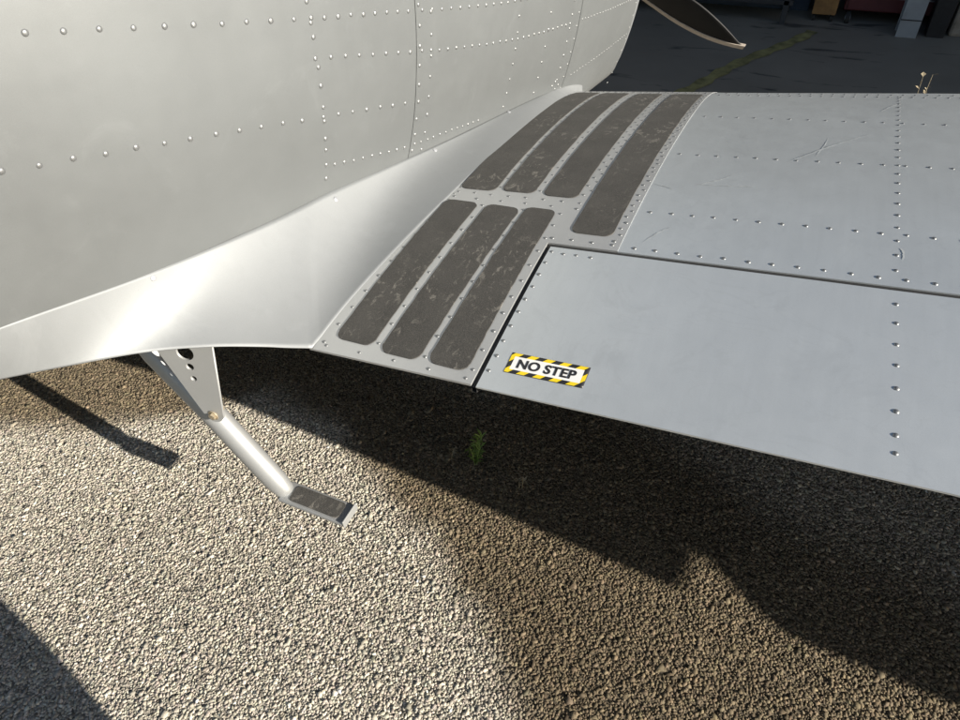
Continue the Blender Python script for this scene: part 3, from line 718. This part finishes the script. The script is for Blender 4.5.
# bracket plate with lightening holes (in the plane y = .604)
def circ(cx_, cy_, r, n=28): return [(cx_+r*math.cos(i*6.2832/n), cy_+r*math.sin(i*6.2832/n)) for i in range(n)]
bc = (-.973, .581); arc = [(bc[0]+.021*math.cos(math.radians(a_)), bc[1]+.021*math.sin(math.radians(a_))) for a_ in np.linspace(-165, 5, 14)]
outl = [(-1.068, .785)]+arc+[(-.928, .783)]
def bpl(u, v_, w_): return (u, .622+(v_-.581)*.125+(u+.973)*.25+w_, v_)
br = flat_curve('bracket', [outl, circ(-.9937, .7454, .0185), circ(-.9923, .7102, .0085), circ(-.9926, .6792, .0068)], .0022, 'silver_step', None, bpl); br.parent = stp
bm = bmesh.new(); tube(bm, [(bc[0], .611, bc[1]), (bc[0], .645, bc[1])], [.0085, .0085], 6); tube(bm, [(bc[0], .6165, bc[1]), (bc[0], .6185, bc[1])], [.0125, .0125], 20)
part('bolt', bm, 'brass_bolt', smooth=True, sharp=30)

# --- propeller, spinner
hub = Vector((CX, 3.28, 1.12))
bm = bmesh.new(); prof = [(3.02,.20),(3.15,.20),(3.25,.185),(3.35,.15),(3.45,.09),(3.50,.01)]
tube(bm, [(hub.x, y, hub.z) for y, r in prof], [r for y, r in prof], 36); frombm('spinner', bm, 'silver_fillet', AP, True, sharp=40)
bm = bmesh.new(); tube(bm, [(CX, 2.9, 1.05), (CX, 2.92, 1.05)], [.55, .55], 40); frombm('engine_bulkhead', bm, 'dark_inside', AP)
tipd = Vector((-.245, 3.28, .54))-hub; R0 = tipd.length; ang0 = math.atan2(tipd.z, tipd.x)
def blade(ang):
    d = Vector((math.cos(ang), 0, math.sin(ang))); c_ = Vector((math.sin(ang), 0, -math.cos(ang)))   # c_: towards the lower edge
    V = []; F = []; rs = np.linspace(.12, 1.0, 30); nseg = 14; E_ = []
    for i, q in enumerate(rs):
        ch = .16*(1 if q < .72 else max(.03, 1-((q-.72)/.28)**1.8))*(.55+.45*min(1, q/.45)); th = .032*(1-q)+.007
        tw = math.radians(58-40*q); cen = hub+d*R0*q+c_*(.035*max(0, .8-q))+(c_*((.16-ch)*.45+.035-.085*((q-.7)/.3)**2) if q > .72 else c_*.035)
        cd = c_*math.cos(tw)*1.0+Vector((0, 1, 0))*math.sin(tw); nd = cd.cross(d)
        for k in range(nseg):
            a_ = k/nseg*2*math.pi; V.append(cen+cd*ch*.5*math.cos(a_)+nd*th*.5*math.sin(a_))
        E_.append((cen+cd*ch*.5, cd, nd, q))
        if i: F += [((i-1)*nseg+k, (i-1)*nseg+(k+1) % nseg, i*nseg+(k+1) % nseg, i*nseg+k) for k in range(nseg)]
    F.append(tuple(range(nseg))[::-1]); F.append(tuple(range((len(rs)-1)*nseg, len(rs)*nseg)))
    b = pydata('propeller_blade', V, F, 'blade_black', AP, True)
    ev = []; ef = []; n = 0
    for pt, cd, nd, q in E_:
        if q < .5: continue
        ev += [pt+cd*.004-nd*.006, pt+cd*.004+nd*.006, pt-cd*.016+nd*.0085, pt-cd*.016-nd*.0085]
        if n: ef += [((n-1)*4+k, (n-1)*4+(k+1) % 4, n*4+(k+1) % 4, n*4+k) for k in range(4)]
        n += 1
    o = pydata('edge_sheath', ev, ef, 'blade_edge', None, False); o.parent = b
for k in range(3): blade(ang0+k*2*math.pi/3)

# --- tail and undercarriage
def fin(name, pts, th, axis, parent):
    bm = bmesh.new(); a_ = []; b_ = []
    for q in pts:
        v_ = Vector(q); d = Vector((0, 0, th/2)) if axis == 'z' else Vector((th/2, 0, 0)); a_.append(bm.verts.new(v_+d)); b_.append(bm.verts.new(v_-d))
    bm.faces.new(a_); bm.faces.new(b_[::-1])
    for i in range(len(pts)): bm.faces.new((b_[i], b_[(i+1) % len(pts)], a_[(i+1) % len(pts)], a_[i]))
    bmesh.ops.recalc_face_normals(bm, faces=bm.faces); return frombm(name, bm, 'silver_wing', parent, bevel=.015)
for sg in (1, -1):
    fin('tailplane', [(CX+sg*x, y, 1.62) for x, y in ((.04,-4.0),(.6,-4.15),(1.15,-4.3),(1.33,-4.5),(1.33,-4.75),(1.15,-4.9),(.04,-4.85))], .05, 'z', AP)
fin('tail_fin', [(CX, y, z) for y, z in ((-3.7,1.8),(-4.1,2.4),(-4.35,2.75),(-4.6,2.82),(-4.95,2.7),(-5.05,1.6),(-4.6,1.45))], .05, 'x', AP)
for x in (.02, 2*CX-.02):
    bm = bmesh.new(); tube(bm, [(x, 2.1, .62), (x, 2.12, .2)], [.035, .028], 14); g = frombm('landing_gear_leg', bm, 'silver_step', AP, True, sharp=40)
    bm = bmesh.new(); tube(bm, [(x+.05+q, 2.12, .20) for q in (0, .012, .04, .07, .098, .11)], [.13, .18, .198, .198, .18, .13], 28); o = frombm('wheel', bm, 'rubber', None, True, sharp=40); o.parent = g; o.matrix_parent_inverse = Matrix.Identity(4)
bm = bmesh.new(); tube(bm, [(CX, -4.0, 1.35), (CX, -4.15, .12)], [.03, .022], 12); g = frombm('tail_strut', bm, 'silver_step', AP, True, sharp=40)
bm = bmesh.new(); tube(bm, [(CX-.04, -4.15, .12), (CX-.02, -4.15, .12), (CX+.02, -4.15, .12), (CX+.04, -4.15, .12)], [.10, .12, .12, .10], 20); o = frombm('wheel', bm, 'rubber', None, True, sharp=40); o.parent = g; o.matrix_parent_inverse = Matrix.Identity(4)
for ob in bpy.data.objects:          # sub-parts are modelled in place: cancel the parent's own offset only once
    if ob.parent is not None and ob.parent.parent is AP: ob.matrix_parent_inverse = Matrix.Identity(4)

# ------------------------------------------------------------------ weeds
def weed(name, base, stems, h, spread, mat, label, leafy=True, lw=.0035, seed=1):
    g = random.Random(seed); bm = bmesh.new(); stem = bmesh.new(); base = Vector(base)
    def leaf(p, d, L, w_):
        s_ = d.cross(Vector((0, 0, 1))); s_ = s_.normalized() if s_.length > .01 else Vector((1, 0, 0))
        m_ = p+d*L*.5+Vector((0, 0, L*.06)); e_ = p+d*L-Vector((0, 0, L*.08))
        a_, b1, b2, c_ = bm.verts.new(p), bm.verts.new(m_+s_*w_), bm.verts.new(m_-s_*w_), bm.verts.new(e_)
        bm.faces.new((a_, b1, c_)); bm.faces.new((a_, c_, b2))
    for i in range(stems):
        a_ = g.uniform(0, 6.28); q = g.uniform(.2, 1)*spread; hh = h*g.uniform(.65, 1)
        top = base+Vector((math.cos(a_)*q, math.sin(a_)*q, hh)); mid = base.lerp(top, .5)+Vector((0, 0, hh*.06))
        tube(stem, [base+Vector((math.cos(a_)*.004, math.sin(a_)*.004, 0)), mid, top], [.0016, .0013, .0007], 6)
        n = 13 if leafy else 9
        for k in range(n):
            t_ = (.15+.85*k/(n-1)) if leafy else (.62+.38*k/(n-1)); p = base.lerp(top, t_); b_ = g.uniform(0, 6.28)
            d = Vector((math.cos(b_), math.sin(b_), g.uniform(.3, 1.1))).normalized(); leaf(p, d, (g.uniform(.02, .034) if leafy else g.uniform(.012, .022)), lw*g.uniform(.7, 1.2))
    E_ = empty(name, base); tag(E_, label, 'weed')
    frombm('stem', stem, mat, E_, True); frombm('leaves', bm, mat, E_)
weed('weed', (-.60, 1.10, .0), 6, .115, .035, 'weed_green', 'small green feathery weed growing in the shade under the walkway', seed=3)
weed('weed', (-.44, 1.07, .0), 2, .055, .012, 'weed_dry', 'tiny pale weed in the shade beside the green weed', False, seed=5)
weed('weed', (-.68, 1.09, .0), 2, .04, .02, 'weed_dry', 'tiny dry sprout in the shade under the wing fillet', False, seed=8)
weed('weed', (.485, 3.2, .0), 8, .515, .045, 'weed_dry', 'tall dry weed with pale seed heads rising behind the leading edge', False, .009, seed=11)
weed('weed', (.63, 3.25, .0), 3, .46, .05, 'weed_dry', 'thin dry weed beside the taller one behind the leading edge', False, .004, seed=14)

# ------------------------------------------------------------------ the photographer, whose shadow falls beside the step
def skinned(name, nodes, edges, mat, parent, sub=2, root=0):
    me = bpy.data.meshes.new(name); me.from_pydata([n[0] for n in nodes], edges, []); me.materials.append(MATS[mat])
    o = link(bpy.data.objects.new(name, me), parent)
    md = o.modifiers.new('skin', 'SKIN'); md.use_smooth_shade = True; md.use_x_symmetry = False
    sv = me.skin_vertices[0].data
    for i, n in enumerate(nodes): r = n[1]; sv[i].radius = r if hasattr(r, '__len__') else (r, r); sv[i].use_root = (i == root)
    md = o.modifiers.new('smooth', 'SUBSURF'); md.levels = sub; md.render_levels = sub
    return o
PX, PY, PA_ = .22, -.205, math.radians(20)
PE = empty('person', (PX, PY, 0)); tag(PE, 'person in dark clothes standing by the trailing edge holding up a phone', 'person')
def B(x, y, z):      # body frame: x right, y forward
    return (PX+x*math.cos(PA_)-y*math.sin(PA_), PY+x*math.sin(PA_)+y*math.cos(PA_), z)
c_ = Vector((0, 0, HC)); ph = c_-Fv*.012
hl, hr = ph-Rv*.062-Uv*.02-Fv*.004, ph+Rv*.062-Uv*.02-Fv*.004
body = skinned('body', [(B(0,0,1.02), (.15,.11)), (B(0,-.01,1.22), (.145,.105)), (B(0,-.02,1.40), (.15,.10)), (B(0,-.015,1.475), (.065,.06)), (B(0,0,1.54), (.052,.055)), (B(0,.02,1.62), (.072,.088)), (B(0,.02,1.70), (.074,.092)), (B(0,.012,1.76), (.05,.06)),
    (B(-.17,-.02,1.40), .055), (B(-.23,.0,1.20), .043), (tuple(hl-Vector((.05,.09,.06))), .032), (tuple(hl-Vector((0.01,.02,.02))), (.036,.018)),
    (B(.17,-.02,1.40), .055), (B(.25,.0,1.20), .043), (tuple(hr-Vector((-.05,.09,.06))), .032), (tuple(hr-Vector((-.01,.02,.02))), (.036,.018)),
    (B(-.09,0,.93), .095), (B(-.10,-.02,.48), .06), (B(-.11,-.02,.10), .042), (B(-.12,.12,.035), (.04,.03)),
    (B(.09,0,.93), .095), (B(.10,-.03,.48), .06), (B(.11,-.02,.10), .042), (B(.12,.12,.035), (.04,.03))],
    [(0,1),(1,2),(2,3),(3,4),(4,5),(5,6),(6,7),(2,8),(8,9),(9,10),(10,11),(2,12),(12,13),(13,14),(14,15),(0,16),(16,17),(17,18),(18,19),(0,20),(20,21),(21,22),(22,23)], 'skin', PE)
skinned('shirt', [(B(0,0,.93), (.175,.13)), (B(0,0,1.08), (.172,.128)), (B(0,-.01,1.24), (.165,.122)), (B(0,-.02,1.40), (.165,.112)), (B(0,-.02,1.46), (.085,.075)), (B(-.18,-.02,1.40), .068), (B(-.225,-.01,1.25), .060), (B(.18,-.02,1.40), .068), (B(.24,-.01,1.25), .060)],
    [(0,1),(1,2),(2,3),(3,4),(3,5),(5,6),(3,7),(7,8)], 'shirt', PE)
skinned('trousers', [(B(0,0,.98), (.168,.125)), (B(-.09,.0,.86), .115), (B(-.10,-.02,.48), .085), (B(-.11,-.01,.09), .068), (B(.09,.01,.86), .118), (B(.09,.01,.71), .115), (B(.10,-.03,.48), .085), (B(.11,-.01,.09), .068)],
    [(0,1),(1,2),(2,3),(0,4),(4,5),(5,6),(6,7)], 'trousers', PE)
for sg in (-1, 1):
    skinned('shoe', [(B(.11*sg,-.06,.05), (.045,.045)), (B(.115*sg,.05,.045), (.046,.042)), (B(.12*sg,.17,.035), (.045,.03))], [(0,1),(1,2)], 'shoe', PE)
skinned('hair', [(B(0,-.02,1.72), (.082,.085)), (B(0,-.03,1.66), (.08,.07)), (B(0,.03,1.775), (.06,.065))], [(0,1),(0,2)], 'hair', PE)
for sg in (-1, 1):
    skinned('ear', [(B(.078*sg,.015,1.63), .012), (B(.082*sg,.008,1.665), .015)], [(0,1)], 'skin', PE, 1)
    bm = bmesh.new(); bmesh.ops.create_uvsphere(bm, u_segments=12, v_segments=8, radius=.012, matrix=Matrix.Translation(B(.032*sg,.105,1.665))); frombm('eye', bm, 'placard_white', PE, True)
skinned('nose', [(B(0,.108,1.66), .009), (B(0,.125,1.625), .014)], [(0,1)], 'skin', PE, 1)
for hnd, sg in ((hl, -1), (hr, 1)):
    for k in range(4):
        b0 = hnd-Vector((-.01*sg*-1, .02, .02))*0.3+Uv*(.024-.016*k)-Fv*.014+Rv*sg*.012; L = (.9, 1.0, .95, .78)[k]
        skinned('finger', [(tuple(b0), .0085), (tuple(b0-Rv*sg*.012*L+Fv*.002-Fv*.008), .0085), (tuple(b0-Rv*sg*.034*L-Fv*.006), .008), (tuple(b0-Rv*sg*.048*L-Fv*.004), .007)], [(0,1),(1,2),(2,3)], 'skin', PE, 1)
    b0 = hnd-Uv*.035-Fv*.018
    skinned('thumb', [(tuple(b0), .011), (tuple(b0-Rv*sg*.016+Uv*.012-Fv*.006), .010), (tuple(b0-Rv*sg*.03+Uv*.026-Fv*.006), .009)], [(0,1),(1,2)], 'skin', PE, 1)
bm = bmesh.new(); box(bm, -.073, .073, -.0355, .0355, -.004, .004)
mp = Matrix.Identity(4)
for i in range(3): mp[i][0] = Rv[i]; mp[i][1] = Uv[i]; mp[i][2] = -Fv[i]; mp[i][3] = ph[i]
bm.transform(mp); o = frombm('phone', bm, 'phone_black', None, bevel=.003); tag(o, 'black phone held up in both hands by the person', 'phone')

S.render.engine = 'CYCLES'
